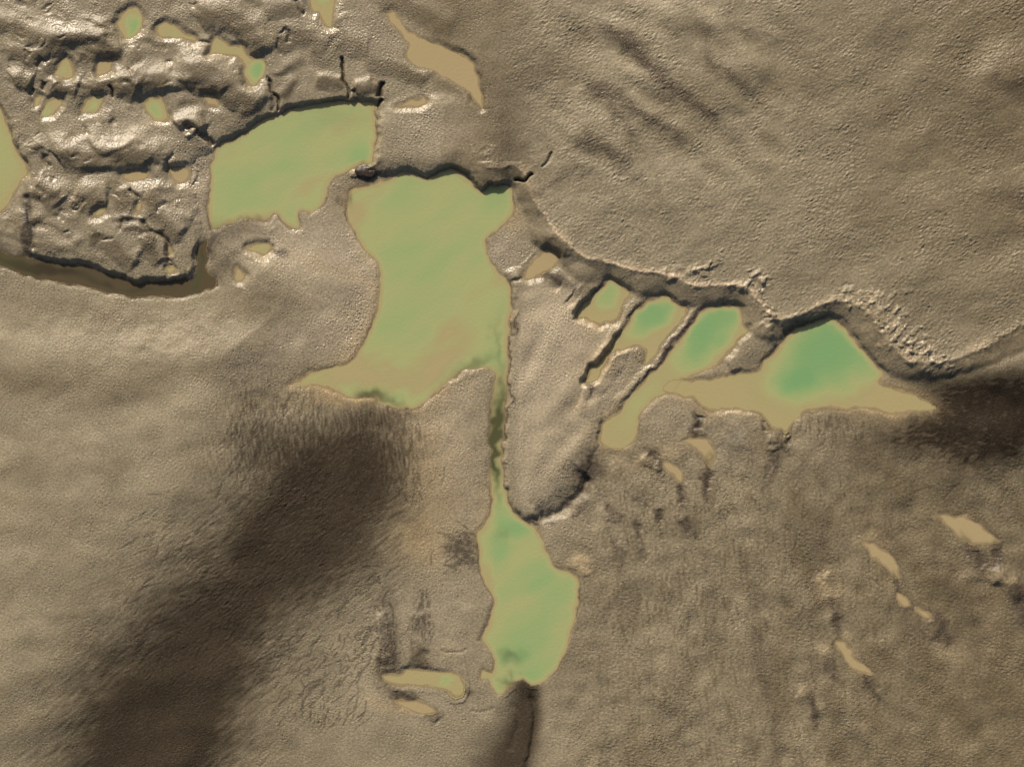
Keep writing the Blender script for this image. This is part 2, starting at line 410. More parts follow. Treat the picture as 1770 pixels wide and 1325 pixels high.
# the deep gully leaving the lower basin, and the notch at the tip of the point
GUL = np.zeros_like(H)
def groove(pts, A, wdt, arr=H, sharp=2.0, fade=.08):
    d, s_, t, W = line(pts, 3 * wdt)
    e = ss(0, fade, t) * ss(0, fade, 1 - t) if fade else 1
    arr[W] -= A * np.exp(-(d / wdt) ** sharp) * e
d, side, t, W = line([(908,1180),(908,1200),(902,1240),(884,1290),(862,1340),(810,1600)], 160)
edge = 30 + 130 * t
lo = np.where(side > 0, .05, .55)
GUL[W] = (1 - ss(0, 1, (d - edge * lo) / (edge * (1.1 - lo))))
H -= .10 * blur(GUL, 5) * ss(1178, 1215, Y)
groove([(915,1192),(924,1215),(925,1262),(914,1330),(880,1450)], .07, 5)
groove([(880,1215),(896,1230),(892,1262),(880,1300)], .03, 7)
groove([(912,903),(940,893),(970,877),(1000,850),(1020,825)], .14, 9)
groove([(925,890),(960,870),(985,845),(1010,815)], .12, 18)
# cracks in the banks
CR = np.zeros_like(H)
for p_, A, wd_ in [
    ([(592,96),(591,118),(594,137),(601,152),(601,168)], .16, 2.6), ([(607,150),(618,164),(624,174)], .10, 3.5),
    ([(456,130),(465,142),(468,160),(480,176),(482,196)], .15, 2.8), ([(470,165),(474,180),(472,196)], .08, 4),
    ([(649,190),(656,178),(662,172)], .2, 2.6), ([(655,168),(660,150),(664,138)], .18, 5),
    ([(888,312),(903,308),(912,306),(922,296)], .25, 2.4), ([(938,287),(948,276),(954,264)], .08, 2), 
    ([(243,372),(252,390),(268,400),(282,405),(292,418),(290,438),(296,455),(300,468)], .13, 4), ([(218,328),(234,338),(240,350)], .10, 3.5),
    ([(42,335),(50,370),(57,400),(63,432)], .09, 6),
    ([(188,150),(194,162),(196,172)], .12, 2.6), ([(300,262),(288,280),(290,300)], .08, 4), ([(120,95),(110,110)], .05, 3),
    ([(79,100),(70,115)], .08, 4), ([(77,265),(75,280),(84,292)], .10, 5), 
    ([(62,150),(54,165)], .12, 5), ([(84,140),(80,152)], .12, 4), ([(318,213),(332,222),(352,236),(368,250)], .14, 5),
    ([(340,72),(352,72),(365,78)], .08, 3), ([(515,5),(520,25),(530,30)], .08, 4), ([(485,55),(498,62),(500,75)], .08, 4), ([(482,65),(486,95)], .04, 2),
    ([(882,494),(886,488),(900,484),(908,480)], .10, 3), ([(934,470),(944,485),(960,500)], .10, 8), ([(980,510),(990,520)], .08, 14),
    ([(1348,745),(1358,750),(1357,766)], .10, 4), ([(1325,765),(1345,768)], .07, 3), ([(1318,728),(1316,745)], .08, 4), ([(1326,775),(1330,800),(1322,830)], .05, 4),
    ([(822,1105),(830,1100)], .06, 3), ([(762,1122),(785,1127),(810,1121)], .05, 2.5), ([(806,1230),(830,1233),(860,1222)], .04, 2.5),
    ([(735,1235),(748,1240),(755,1250)], .06, 7), ([(796,1196),(806,1202)], .06, 5), ([(684,1190),(678,1200)], .07, 9),
    ([(1674,938),(1690,960),(1702,982)], .07, 9), ([(1722,940),(1720,965)], .06, 9), ([(1555,1000),(1555,1012)], .05, 6),
    ([(1443,1030),(1452,1060)], .05, 7), ([(1507,1170),(1525,1195)], .05, 6), ([(1610,1075),(1622,1105)], .05, 7), ([(1403,1215),(1415,1250)], .05, 6),
    ([(1180,838),(1180,868)], .09, 7), ([(1228,808),(1228,850)], .10, 5), ([(1140,878),(1141,900)], .06, 6), ([(1104,910),(1105,935)], .05, 4),
    ([(1178,900),(1190,920)], .05, 7), ([(1050,872),(1070,888),(1082,896)], .05, 5), ([(1100,860),(1110,864)], .05, 6), ([(1058,935),(1066,975)], .04, 5),
    ([(1108,955),(1118,970)], .05, 8), ([(1145,925),(1150,935)], .04, 7), ([(1215,715),(1210,745)], .08, 7), ([(1118,785),(1135,800)], .08, 7),
    ([(1222,865),(1240,875)], .04, 8)]:
    groove(p_, A * (.4 if p_[0][1] > 760 else 1), wd_); groove(p_, -A * 6, wd_ * 1.15, arr=CR)
CR = np.clip(CR, 0, 1)

NEARALL = np.full((NY, NX), 1e3, np.float32)
for P in POOLS:
    d, W = sdf(P['pts'], 40, n=2)
    NEARALL[W] = np.minimum(NEARALL[W], np.maximum(d, 0))
# hummock relief noise, strong on the upper left bank and in the slumped rim of the plateau
n40 = fnoise(21, 46, .5); n20 = fnoise(22, 22, .45); n90 = fnoise(23, 110, .5); n12 = fnoise(24, 12, .4)
UL = ss(0, 1, (330 - X * .1 - np.abs(Y - 150) * .9) / 120) * ss(640, 560, X + .3 * Y) + ss(330, 250, X) * ss(480, 430, Y) * ss(200, 300, Y)
UL = np.clip(blur(UL, 18), 0, 1)
def scallop(period, warp, seed, tilt, amp_):
    q = (Y + tilt * X + warp * fnoise(seed, 110, .5) + warp * .16 * fnoise(seed + 1, 40, .5)) / period
    f = q - np.floor(q)
    sw_ = f * ss(1.0, .62, f) * 1.5            # climbs slowly southwards, then drops
    a_ = ss(-.5, 1.1, fnoise(seed + 2, 75, low=3))
    return blur((sw_ * a_).astype(np.float32), 2.2) * amp_, blur((ss(.55, .75, f) * a_).astype(np.float32), 1.5)
sc1, fm1 = scallop(56, 17, 70, .10, .060); sc2, fm2 = scallop(34, 13, 80, -.3, .028)
keep = ss(4, 26, np.minimum(NEARALL, 200))
ULK = UL * keep
rq = random.Random(31)
PIT = np.zeros_like(H)
for _ in range(95):
    x, y = rq.uniform(-60, 330), rq.uniform(-60, 290)
    if rq.random() < .35: x, y = rq.uniform(60, 330), rq.uniform(300, 470)
    L_ = rq.uniform(4, 10)
    blob(PIT, x, y, L_, L_ * rq.uniform(.35, .7), rq.gauss(-25, 35), rq.uniform(.4, 1), p=1.3)
H -= .05 * np.clip(PIT, 0, 1.2) * ULK
H += ULK * (sc1 + sc2 * ss(300, 220, X))
FM += ULK * (fm1 * .8 + fm2 * .3)
cusp = fnoise(25, 34, .5, ang=math.radians(25), an=1.5)
H += UL * (0.005 * n40 + 0.009 * n90 - .022 * np.clip(cusp - 1.1, 0, 2) ** .7 * ss(330, 250, X))
RUB = np.zeros_like(H)
for b in [(1500,520,34,16,25,1),(1535,560,26,30,0,1),(1580,600,44,22,30,1),(1555,545,24,20,40,.7),(1600,575,24,18,30,.6),(1640,618,30,8,-10,.6),(1615,610,22,14,0,.8),(1510,500,34,14,0,.7),(1320,505,22,28,30,.9),(1330,545,10,18,0,.8),(1310,480,22,12,-30,.5),
          (1210,470,24,8,-50,.7),(1170,468,30,5,-30,.5),(915,272,22,16,-40,.8),(840,270,14,20,-30,.8),(815,255,20,8,-30,.4),(1375,547,25,6,-20,.5),(330,225,18,9,20,.9),(300,478,20,8,0,.5),(575,315,16,8,-30,.4)]:
    blob(RUB, *b)
RUB = np.clip(RUB, 0, 1)
cell = fnoise(31, 15, .35, ang=math.radians(-35), an=1.8)
terr = np.round(cell * 1.4) / 1.4
terr = blur(terr, 1.2)
cr1 = np.exp(-(fnoise(34, 16, .4, ang=math.radians(-40), an=1.7) / .28) ** 2); cr2 = np.exp(-(fnoise(35, 9, .4, ang=math.radians(30), an=1.4) / .3) ** 2)
CRINK = blur(RUB * (cr1 + .5 * cr2), .8)
H += .028 * CRINK + RUB * .006 * terr
lipn = ss(-.2, 1.2, fnoise(36, 70, low=3)) * np.exp(-((dc + 4) / 9) ** 2) * (Y > 250) * (X > 900)
H += .012 * lipn * blur(cr2, .8)
rp = random.Random(5)
def plates(n, cx, cy, sx, sy, rot, size=9):
    c_, s_ = math.cos(math.radians(rot)), math.sin(math.radians(rot))
    for _ in range(n):
        u, v = rp.gauss(0, sx), rp.gauss(0, sy)
        x, y = cx + u * c_ - v * s_, cy + u * s_ + v * c_
        a = math.radians(-35 + rp.gauss(0, 28)); L = size * rp.uniform(.5, 1.5); B_ = L * rp.uniform(.3, .7)
        i0, i1 = np.searchsorted(gx, [x - L - 3, x + L + 3]); j0, j1 = np.searchsorted(gy, [y - L - 3, y + L + 3])
        if i1 - i0 < 2 or j1 - j0 < 2: continue
        W = (slice(j0, j1), slice(i0, i1))
        px, py = XW[W] - x, YW[W] - y
        uu = px * math.cos(a) + py * math.sin(a); vv = -px * math.sin(a) + py * math.cos(a)
        m = 1 / (1 + np.exp(-(1 - np.maximum(np.abs(uu) / L, np.abs(vv) / B_)) * 7))
        H[W] += m * (rp.uniform(.006, .028) + (uu * rp.uniform(-1, 1) + vv * rp.uniform(-1.5, 2.2)) / PX * .22)
for a in [(20,1490,515,26,9,20),(50,1545,570,36,20,55),(34,1590,608,34,12,15),(16,1325,500,12,24,-30),(20,1330,545,6,12,0),(26,1225,465,22,6,-50),(14,1175,468,20,4,-10),(30,1300,488,20,6,-25),
          (10,330,225,12,6,20),(12,310,478,14,5,0),(10,330,465,6,8,0),(10,90,150,10,12,0),]:
    plates(*(max(5, a[0] // 2),) + a[1:], size=7)
rim = np.exp(-((dc + 6) / 8) ** 2) * (Y > 250) * ss(.1, 1.2, fnoise(33, 90, low=4) + .5)
H += rim * .012 * np.abs(n12)

# rills: branching dark threads of drainage
def rills(n, x0f, head, bend, length, seed, step=2.6, wob=.6):
    r = random.Random(seed); out = []
    for _ in range(n):
        x, y = x0f(r); a = math.radians(head(r, x, y)); L = length(r); s = 0; k = 0
        P = [(x, y)]
        while s < L:
            k += r.gauss(0, wob); k *= .7
            a2 = a + k * .5 + math.radians(bend(x, y)) * (s / L)
            x += math.cos(a2) * step; y += math.sin(a2) * step; s += step
            P.append((x, y))
        out.append((P, r.uniform(.35, 1)))
    return out
def splat(paths, sig):
    A = np.zeros((NY, NX), np.float32)
    for P, wgt in paths:
        P = np.array(P)
        m = 4
        q = np.concatenate([P[:-1] + (P[1:] - P[:-1]) * (i / m) for i in range(m)])
        i = np.round((q[:, 0] - gx[66]) / STEP).astype(int) + 66
        j = np.round((q[:, 1] - gy[66]) / STEP).astype(int) + 66
        ok = (i > 0) & (i < NX - 1) & (j > 0) & (j < NY - 1)
        np.add.at(A, (j[ok], i[ok]), wgt)
    return blur(A, sig)
R = []
R += rills(70, lambda r: (r.uniform(598, 705), r.uniform(700, 800)), lambda r, x, y: 92 + r.gauss(0, 6), lambda x, y: 0, lambda r: r.uniform(40, 110), 1)
R += rills(26, lambda r: (r.uniform(690, 725), r.uniform(715, 850)), lambda r, x, y: 85 + r.gauss(0, 10), lambda x, y: 0, lambda r: r.uniform(12, 50), 2)
R += rills(80, lambda r: (r.uniform(540, 640), r.uniform(715, 850)), lambda r, x, y: 112 + r.gauss(0, 8), lambda x, y: 50, lambda r: r.uniform(40, 150), 3)
R += rills(70, lambda r: (r.uniform(400, 545), r.uniform(672, 800)), lambda r, x, y: 98 + r.gauss(0, 12), lambda x, y: 25, lambda r: r.uniform(30, 110), 4)
R += rills(220, lambda r: (r.uniform(250, 700), r.uniform(840, 1180)), lambda r, x, y: 150 + r.gauss(0, 9), lambda x, y: -12, lambda r: r.uniform(20, 70), 5)
R += rills(80, lambda r: (r.uniform(800, 828), r.uniform(925, 975)), lambda r, x, y: 180 + (950 - y) * .9 + r.gauss(0, 8), lambda x, y: 0, lambda r: r.uniform(10, 50), 6)
R += rills(16, lambda r: (r.uniform(725, 745), r.uniform(1010, 1050)), lambda r, x, y: 94 + r.gauss(0, 8), lambda x, y: 0, lambda r: r.uniform(30, 110), 7)
R += rills(22, lambda r: (r.uniform(640, 675), r.uniform(1030, 1080)), lambda r, x, y: 90 + r.gauss(0, 8), lambda x, y: 0, lambda r: r.uniform(30, 110), 8)
R += rills(110, lambda r: (r.uniform(480, 650), r.uniform(1090, 1240)), lambda r, x, y: 118 + r.gauss(0, 14), lambda x, y: 10, lambda r: r.uniform(10, 45), 9)
R += rills(40, lambda r: (r.uniform(1345, 1500), r.uniform(712, 730)), lambda r, x, y: 92 + r.gauss(0, 6), lambda x, y: 0, lambda r: r.uniform(8, 55), 10)
R += rills(160, lambda r: (r.uniform(1080, 1520), r.uniform(780, 1100)), lambda r, x, y: 88 + r.gauss(0, 14), lambda x, y: 0, lambda r: r.uniform(6, 26), 11)
R += rills(12, lambda r: (r.uniform(990, 1020), r.uniform(760, 830)), lambda r, x, y: 110 + r.gauss(0, 30), lambda x, y: 0, lambda r: r.uniform(10, 40), 12)
R += rills(24, lambda r: (r.uniform(540, 800), r.uniform(690, 1000)), lambda r, x, y: 100 + r.gauss(0, 20), lambda x, y: 0, lambda r: r.uniform(10, 40), 13)
R += rills(30, lambda r: (r.uniform(1560, 1770), r.uniform(760, 860)), lambda r, x, y: 140 + r.gauss(0, 10), lambda x, y: 0, lambda r: r.uniform(8, 34), 14)
RI = np.clip(splat(R, .85) * 1.7, 0, 1.1)
RI *= ss(-2.2, .4, fnoise(61, 20, .6))
H -= RI * .008

# ------------------------------------------------------------------ carve the pools
NEAR = np.full((NY, NX), 1e3, np.float32)       # distance to the nearest shoreline
INP = np.zeros((NY, NX), bool)
DN = fnoise(77, 90, .6, ang=math.radians(-33), an=3) + .5 * fnoise(78, 34, .5, ang=math.radians(-30), an=3.5)
for P in POOLS:
    d, W = sdf(P['pts'], 60)
    h = H[W]
    if P['level'] is None:
        ringm = (np.abs(d) < 5)
        P['level'] = float(np.percentile(h[ringm], 30) - P['drop'])
    L = P['level']
    dm = np.zeros_like(h)
    full = np.zeros_like(H)
    for b in P['deep']:
        blob(full, *b, p=1.8)
    full = blur(full, 4)
    dm = full[W]
    inside = L - .003 - (.026 * ss(0, P.get('ramp', 7), -d) + P.get('base', 0) * ss(0, 14, -d) * (1 + .20 * DN[W]) + .34 * np.clip(dm, -.3, 1.5) * ss(0, P['edge'] * 2.2, -d))
    inside = np.minimum(inside, L - .003 - .022 * ss(0, 6, -d))
    P['inside'] = inside
    outside = np.minimum(h, L - .003 + .0022 * np.maximum(d, 0))
    k = ss(0, P['wb'], d)
    outw = outside * (1 - k) + np.maximum(h, L + .004) * k
    H[W] = np.where((d >= 0) & (d < P['wb'] * 1.3), np.where(d < P['wb'], outw, h), h)
    NEAR[W] = np.minimum(NEAR[W], np.abs(d))
    INP[W] |= d < 0
    P['d'], P['W'] = d, W
for P in POOLS:
    W = P['W']
    H[W] = np.where(P['d'] < 0, P['inside'], H[W])
# slim submerged bar on the right of the largest pool
blob(H, 800, 655, 55, 8, -10, .02)

# ------------------------------------------------------------------ skin of the mud: leathery ripple grain
ga = fnoise(41, 5.6, .7, ang=math.radians(-30), an=2.8)
gb = fnoise(42, 5.2, .75)
gc = fnoise(43, 5.8, .7, ang=math.radians(-8), an=2.2)
ge = fnoise(44, 15, .5, ang=math.radians(-26), an=3)
gf = fnoise(45, 3.6, .3)
mNE = ss(830, 950, X - (Y - 300) * .1) * PLAT
mS = ss(640, 800, Y) * ss(880, 1050, X)
def blobs_s(lst):
    a = np.zeros_like(H)
    for b in lst: blob(a, *b)
    return np.clip(a, 0, 1)
g = mNE * (1.1 * ga + .3 * ge) + (1 - mNE) * (mS * (.6 * gc + .6 * gb) + (1 - mS) * (1.0 * gb))
g = g - .3 * np.abs(gb)
amp = 0.0038 * (1 + .3 * fnoise(46, 120, low=3) + .25 * fnoise(67, 45, .6))
wrk = fnoise(68, 24, .5, ang=math.radians(-28), an=2.6)
H += .0022 * mNE * wrk
amp = np.where(INP, .0004, amp * (.5 + .5 * ss(0, 8, NEAR)))
amp *= 1 - .5 * np.clip(GUL, 0, 1)
amp *= 1 - .45 * face_mask
amp *= 1 - .6 * blobs_s([(15,420,40,40,0,1),(30,330,14,40,10,.6)])
streak = fnoise(48, 5.5, .45, ang=math.radians(-32), an=3.6)
dzone = np.zeros_like(H); blob(dzone, 400, 1000, 330, 220, -35, 1)
g = g * (1 - .5 * dzone) + streak * dzone * .8
glitz = np.zeros_like(H)   # rough crisp grain beside the pools
for b in [(540,420,110,60,20,.9),(600,560,50,80,0,.9),(500,610,120,40,-20,.7),(780,750,60,110,0,.5),(330,290,50,60,0,.9),(760,230,80,40,0,.5),(640,60,80,60,30,.6),(960,640,60,120,20,.6),(560,30,40,60,0,.6),
          (1120,630,70,40,-40,.5),(870,440,30,40,0,.7),(900,460,30,30,0,.6)]:
    blob(glitz, *b)
glitz = np.clip(glitz, 0, 1) * (~INP)
H += (amp * (1 + .6 * glitz) * (g + .7 * gf)).astype(np.float32)
wr1 = np.exp(-(fnoise(74, 15, .5, ang=math.radians(-28), an=2.4) / .16) ** 2); wr2 = np.exp(-(fnoise(75, 12, .5) / .14) ** 2)
wrk2 = blur((mNE * wr1 + (1 - mNE) * wr2).astype(np.float32), .6) * ss(-1, 1, fnoise(76, 60, low=3))
H -= .0035 * wrk2 * (~INP)
far_ = ss(12, 70, NEAR)
H += mS * far_ * (~INP) * (.028 * fnoise(90, 120, .5, ang=math.radians(58), an=2.4) + .007 * fnoise(91, 42, .5, ang=math.radians(80), an=2.0))
wv = fnoise(94, 52, .42, ang=math.radians(40), an=2.4)
H += mNE * ss(860, 1000, X) * ss(1480, 1280, X) * ss(400, 260, Y) * .020 * wv
mix_wv = mNE * ss(860, 1000, X) * ss(1480, 1280, X) * ss(400, 260, Y) * ss(-.1, -1.6, wv)
H += ss(1250, 1500, X) * mNE * .02 * fnoise(92, 130, .5, ang=math.radians(-25), an=1.6)
H += ss(560, 420, X) * ss(520, 600, Y) * .018 * fnoise(93, 120, .6, ang=math.radians(-12), an=1.8)
H += .004 * fnoise(47, 55, .6) * (~INP) * (1 + mS)
mott = fnoise(49, 10, .6)
H += .0022 * mott * mS * (~INP)

# ------------------------------------------------------------------ colour of the sediment (some shade and highlights of slopes painted in)
def lin(r, g_, b):
    f = lambda c: ((c / 255 + .055) / 1.055) ** 2.4 if c > 10 else c / 3294.6
    return np.array([f(r), f(g_), f(b)], np.float32)
SAND = lin(145, 134, 110); GREY = lin(172, 159, 134); TAN = lin(172, 151, 114); DARK = lin(64, 54, 43); BROWN = lin(110, 97, 72)
C = np.ones((NY, NX, 3), np.float32) * SAND
def mix(mask, col):
    global C
    m = np.clip(mask, 0, 1)[..., None]
    C = C * (1 - m) + col * m
def blobs_p(lst):
    a = np.zeros_like(H)
    for b in lst: blob(a, b[0], b[1], b[2] * 1.25, b[3] * 1.2, b[4], b[5], p=1.5)
    return np.clip(a, 0, 1)
def blobs(lst):
    a = np.zeros_like(H)
    for b in lst: blob(a, *b)
    return np.clip(a, 0, 1)
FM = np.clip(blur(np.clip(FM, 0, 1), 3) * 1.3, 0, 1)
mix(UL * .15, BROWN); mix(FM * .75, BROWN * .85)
mix(blobs([(760,230,70,50,0,.6),(540,430,130,60,15,.8),(600,560,60,80,0,.6),(500,600,120,40,-15,.5),(950,640,50,130,15,.7),(780,780,60,110,0,.4),(870,440,30,40,0,.6),(1260,770,40,40,0,.7),(1170,770,40,40,0,.4),
           (700,1215,120,30,10,.5),(1010,880,80,40,0,.3),(330,320,34,60,0,.8),(230,215,80,25,0,.7),(560,30,30,50,0,.6),(640,60,60,50,30,.6),(60,480,200,16,8,.3),(960,560,50,60,0,.8),(1120,690,60,40,-30,.5),(1180,590,20,60,35,.7),(1290,720,120,20,5,.5),(730,1050,90,90,0,.4),(350,80,50,25,0,.4)]), GREY)
mix(blobs([(740,800,70,110,0,.55),(600,560,30,70,0,.5),(590,470,60,14,30,.8),(990,700,22,16,0,.7),(720,930,50,50,0,.6),(1130,790,60,14,-20,.5),(560,690,40,14,10,.7),(1560,690,70,14,8,.8),(640,600,22,30,0,.4),
           (890,372,14,22,0,.8),(690,1215,40,14,10,.5),(1000,970,18,14,0,.7),(1435,1000,14,24,-10,.5),(1720,1030,20,10,20,.3),(1660,890,34,12,10,.5),(1510,935,24,10,20,.6)]), TAN)
mix(.45 * ss(0, 1, PLAT) * ss(930, 860, X) , BROWN)
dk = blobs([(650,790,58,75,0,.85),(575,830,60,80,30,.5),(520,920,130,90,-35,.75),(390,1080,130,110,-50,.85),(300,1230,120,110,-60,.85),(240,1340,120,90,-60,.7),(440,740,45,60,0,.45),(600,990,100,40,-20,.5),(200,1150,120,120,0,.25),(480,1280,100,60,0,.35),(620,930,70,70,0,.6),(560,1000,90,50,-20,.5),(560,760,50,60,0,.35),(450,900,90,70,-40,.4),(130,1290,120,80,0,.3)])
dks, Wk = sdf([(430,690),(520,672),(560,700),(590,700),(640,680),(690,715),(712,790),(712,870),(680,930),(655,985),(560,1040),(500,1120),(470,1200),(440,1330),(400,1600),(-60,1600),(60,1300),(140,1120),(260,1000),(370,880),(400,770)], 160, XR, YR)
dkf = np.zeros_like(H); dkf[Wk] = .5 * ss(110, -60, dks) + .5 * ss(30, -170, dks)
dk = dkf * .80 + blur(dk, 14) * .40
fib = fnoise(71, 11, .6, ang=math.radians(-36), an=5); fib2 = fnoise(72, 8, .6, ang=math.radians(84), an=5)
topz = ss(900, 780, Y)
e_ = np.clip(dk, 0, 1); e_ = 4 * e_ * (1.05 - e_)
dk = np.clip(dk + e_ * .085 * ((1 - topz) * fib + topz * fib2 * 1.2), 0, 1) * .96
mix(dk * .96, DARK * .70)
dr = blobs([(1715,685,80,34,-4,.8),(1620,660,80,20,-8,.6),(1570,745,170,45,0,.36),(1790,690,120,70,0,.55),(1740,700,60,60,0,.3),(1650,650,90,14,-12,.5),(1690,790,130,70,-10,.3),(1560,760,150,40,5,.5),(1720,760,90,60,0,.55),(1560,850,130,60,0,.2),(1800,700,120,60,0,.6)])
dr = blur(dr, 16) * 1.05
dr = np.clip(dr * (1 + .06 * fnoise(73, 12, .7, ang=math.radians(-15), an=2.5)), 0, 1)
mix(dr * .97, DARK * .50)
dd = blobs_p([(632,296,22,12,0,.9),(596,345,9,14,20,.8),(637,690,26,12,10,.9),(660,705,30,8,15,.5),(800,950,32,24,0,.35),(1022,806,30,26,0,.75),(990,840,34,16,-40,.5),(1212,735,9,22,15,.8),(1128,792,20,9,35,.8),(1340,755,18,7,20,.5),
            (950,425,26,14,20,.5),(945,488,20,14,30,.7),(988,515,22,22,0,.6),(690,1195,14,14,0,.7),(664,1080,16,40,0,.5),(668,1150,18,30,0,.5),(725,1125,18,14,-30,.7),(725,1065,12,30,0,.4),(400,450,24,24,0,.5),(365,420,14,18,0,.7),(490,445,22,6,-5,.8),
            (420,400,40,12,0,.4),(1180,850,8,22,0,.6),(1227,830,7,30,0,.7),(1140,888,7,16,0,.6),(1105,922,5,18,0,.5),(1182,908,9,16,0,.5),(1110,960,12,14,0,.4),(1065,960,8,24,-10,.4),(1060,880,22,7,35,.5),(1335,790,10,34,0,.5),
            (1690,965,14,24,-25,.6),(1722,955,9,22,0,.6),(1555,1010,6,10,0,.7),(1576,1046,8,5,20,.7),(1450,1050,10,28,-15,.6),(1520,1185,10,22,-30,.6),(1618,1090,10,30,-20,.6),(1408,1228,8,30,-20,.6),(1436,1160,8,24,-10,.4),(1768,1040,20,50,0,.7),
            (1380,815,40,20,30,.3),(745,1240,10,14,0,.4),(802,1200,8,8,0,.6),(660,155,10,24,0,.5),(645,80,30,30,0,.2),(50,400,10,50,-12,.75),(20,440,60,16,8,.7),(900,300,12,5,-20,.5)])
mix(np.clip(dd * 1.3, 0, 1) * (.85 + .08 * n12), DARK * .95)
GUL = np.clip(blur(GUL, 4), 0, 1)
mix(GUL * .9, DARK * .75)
mix(RI * .5 * (1 - .3 * dk), DARK * .7)
mix(dk * ss(.2, 2.4, streak) * .16, BROWN)
mix(CR * .6, DARK * .6)
mix(blobs([(200,548,170,20,6,.5),(450,520,90,30,0,.55),(60,660,170,32,-3,.42),(300,640,190,28,-8,.36),(470,625,60,12,-10,.35),(20,560,60,10,0,.3),(30,830,60,60,0,.2),(90,900,90,90,0,.2)]), BROWN * .85)  # wet brown tone; also paints in the shade behind the left swells
wm = np.zeros_like(H); wm[Wd] = ss(6, -14, wdg)
mix(wm * .6, lin(178, 164, 138))
mix(blobs([(590,500,60,80,0,.7),(520,600,110,30,-18,.6),(540,420,90,26,15,.6),(765,230,66,38,0,.45),(610,390,20,40,0,.5),(785,760,40,90,0,.35),(870,440,26,34,0,.6)]) * (SH > 1), lin(172, 159, 135))
mix(blobs([(1265,775,24,38,0,.65),(1190,790,18,22,0,.35),(1100,740,10,40,0,.3),(1395,1040,30,70,0,.2)]), lin(108, 104, 92))
NOD = 1 - np.clip(dk + dr + 1.3 * dd + GUL, 0, 1)
dr2 = NOD * ss(.4, 1.4, fnoise(52, 150, low=3, ang=math.radians(80), an=2.8)) * ss(600, 800, Y) * ss(950, 1100, X)
mix(dr2 * .4, BROWN * .9)
sw = NOD * ss(.0, 1.6, fnoise(62, 90, .6, ang=math.radians(58), an=2.4)) * ss(650, 850, Y) * ss(1200, 1450, X)
mix(sw * .55, BROWN * .78)
sv = NOD * ss(.2, 1.8, fnoise(63, 13, .7, ang=math.radians(84), an=4) + .6 * fnoise(95, 40, .5, ang=math.radians(84), an=3)) * ss(700, 850, Y) * ss(950, 1100, X)
mix(sv * .5, BROWN * .8)
sd = NOD * ss(.2, 1.8, fnoise(64, 70, .6, ang=math.radians(-10), an=2.2)) * ss(400, 560, Y) * ss(700, 500, X)
mix(sd * .25, BROWN)
mix(ss(.3, 1.6, fnoise(53, 200, low=3)) * .25 * PLAT, BROWN)
mix(NOD * ss(1150, 1850, X) * ss(900, 200, Y) * .8, BROWN)
mix(NOD * ss(1150, 1850, X) * ss(700, 1100, Y) * .75, BROWN)
mix(NOD * mS * ss(.2, 2.2, mott) * .35, BROWN); mix(NOD * mS * .25, BROWN)
mix(face_mask * .25, BROWN)
mix(np.clip(CRINK, 0, 1) * .8, lin(192, 176, 148)); mix(lipn * .45, lin(180, 160, 130)); mix(.85 * np.exp(-((dc + 1) / 4) ** 2) * (Y > 300) * (X > 930) * (X < 1480) * ss(-1.2, .8, n12 + .6 * fnoise(37, 60, low=3)), lin(196, 176, 146))  # pale crinkles; bright highlight painted along the scarp crest
fringe = np.exp(-NEARALL / 11) * (~INP) * blobs([(560,690,70,30,0,1),(640,700,60,20,0,.6),(1540,690,100,36,5,1),(1250,700,120,30,0,.7),(610,350,24,30,0,.8),(620,560,50,110,0,.7),(760,670,40,30,0,.6),(840,900,24,60,0,.8),(1060,740,30,50,0,.7),(1040,600,50,60,0,.8),(870,375,24,24,0,.8),(1300,640,60,14,0,.5)])
mix(fringe * 1.1, TAN)
scar = blobs([(1435,1003,11,26,-8,.9),(1640,890,34,9,10,.6),(1505,936,20,9,25,.7),(1724,1000,30,7,8,.7),(1755,1002,20,6,10,.6),(1421,1118,12,14,-20,.6),(1388,1200,16,9,30,.5),(1000,968,15,15,30,.9),(1205,765,30,9,0,.5),(1150,792,18,8,0,.5),(1757,380,24,8,10,.35),(1745,130,24,8,10,.3),(1600,870,26,10,0,.35),(1470,1085,12,10,0,.4),(1540,1010,10,18,-20,.3),(1240,940,20,16,0,.25),(1060,1010,16,20,0,.25),(1375,1050,14,16,0,.25),(1480,1330,40,20,0,.2),(1650,1130,40,20,0,.25),(760,1120,40,9,0,.3),(630,1200,26,9,10,.5),(1340,745,12,10,0,.3),(1290,845,30,14,0,.3),(1465,1110,14,16,-30,.5)])
mix(scar * .85, lin(176, 158, 124))
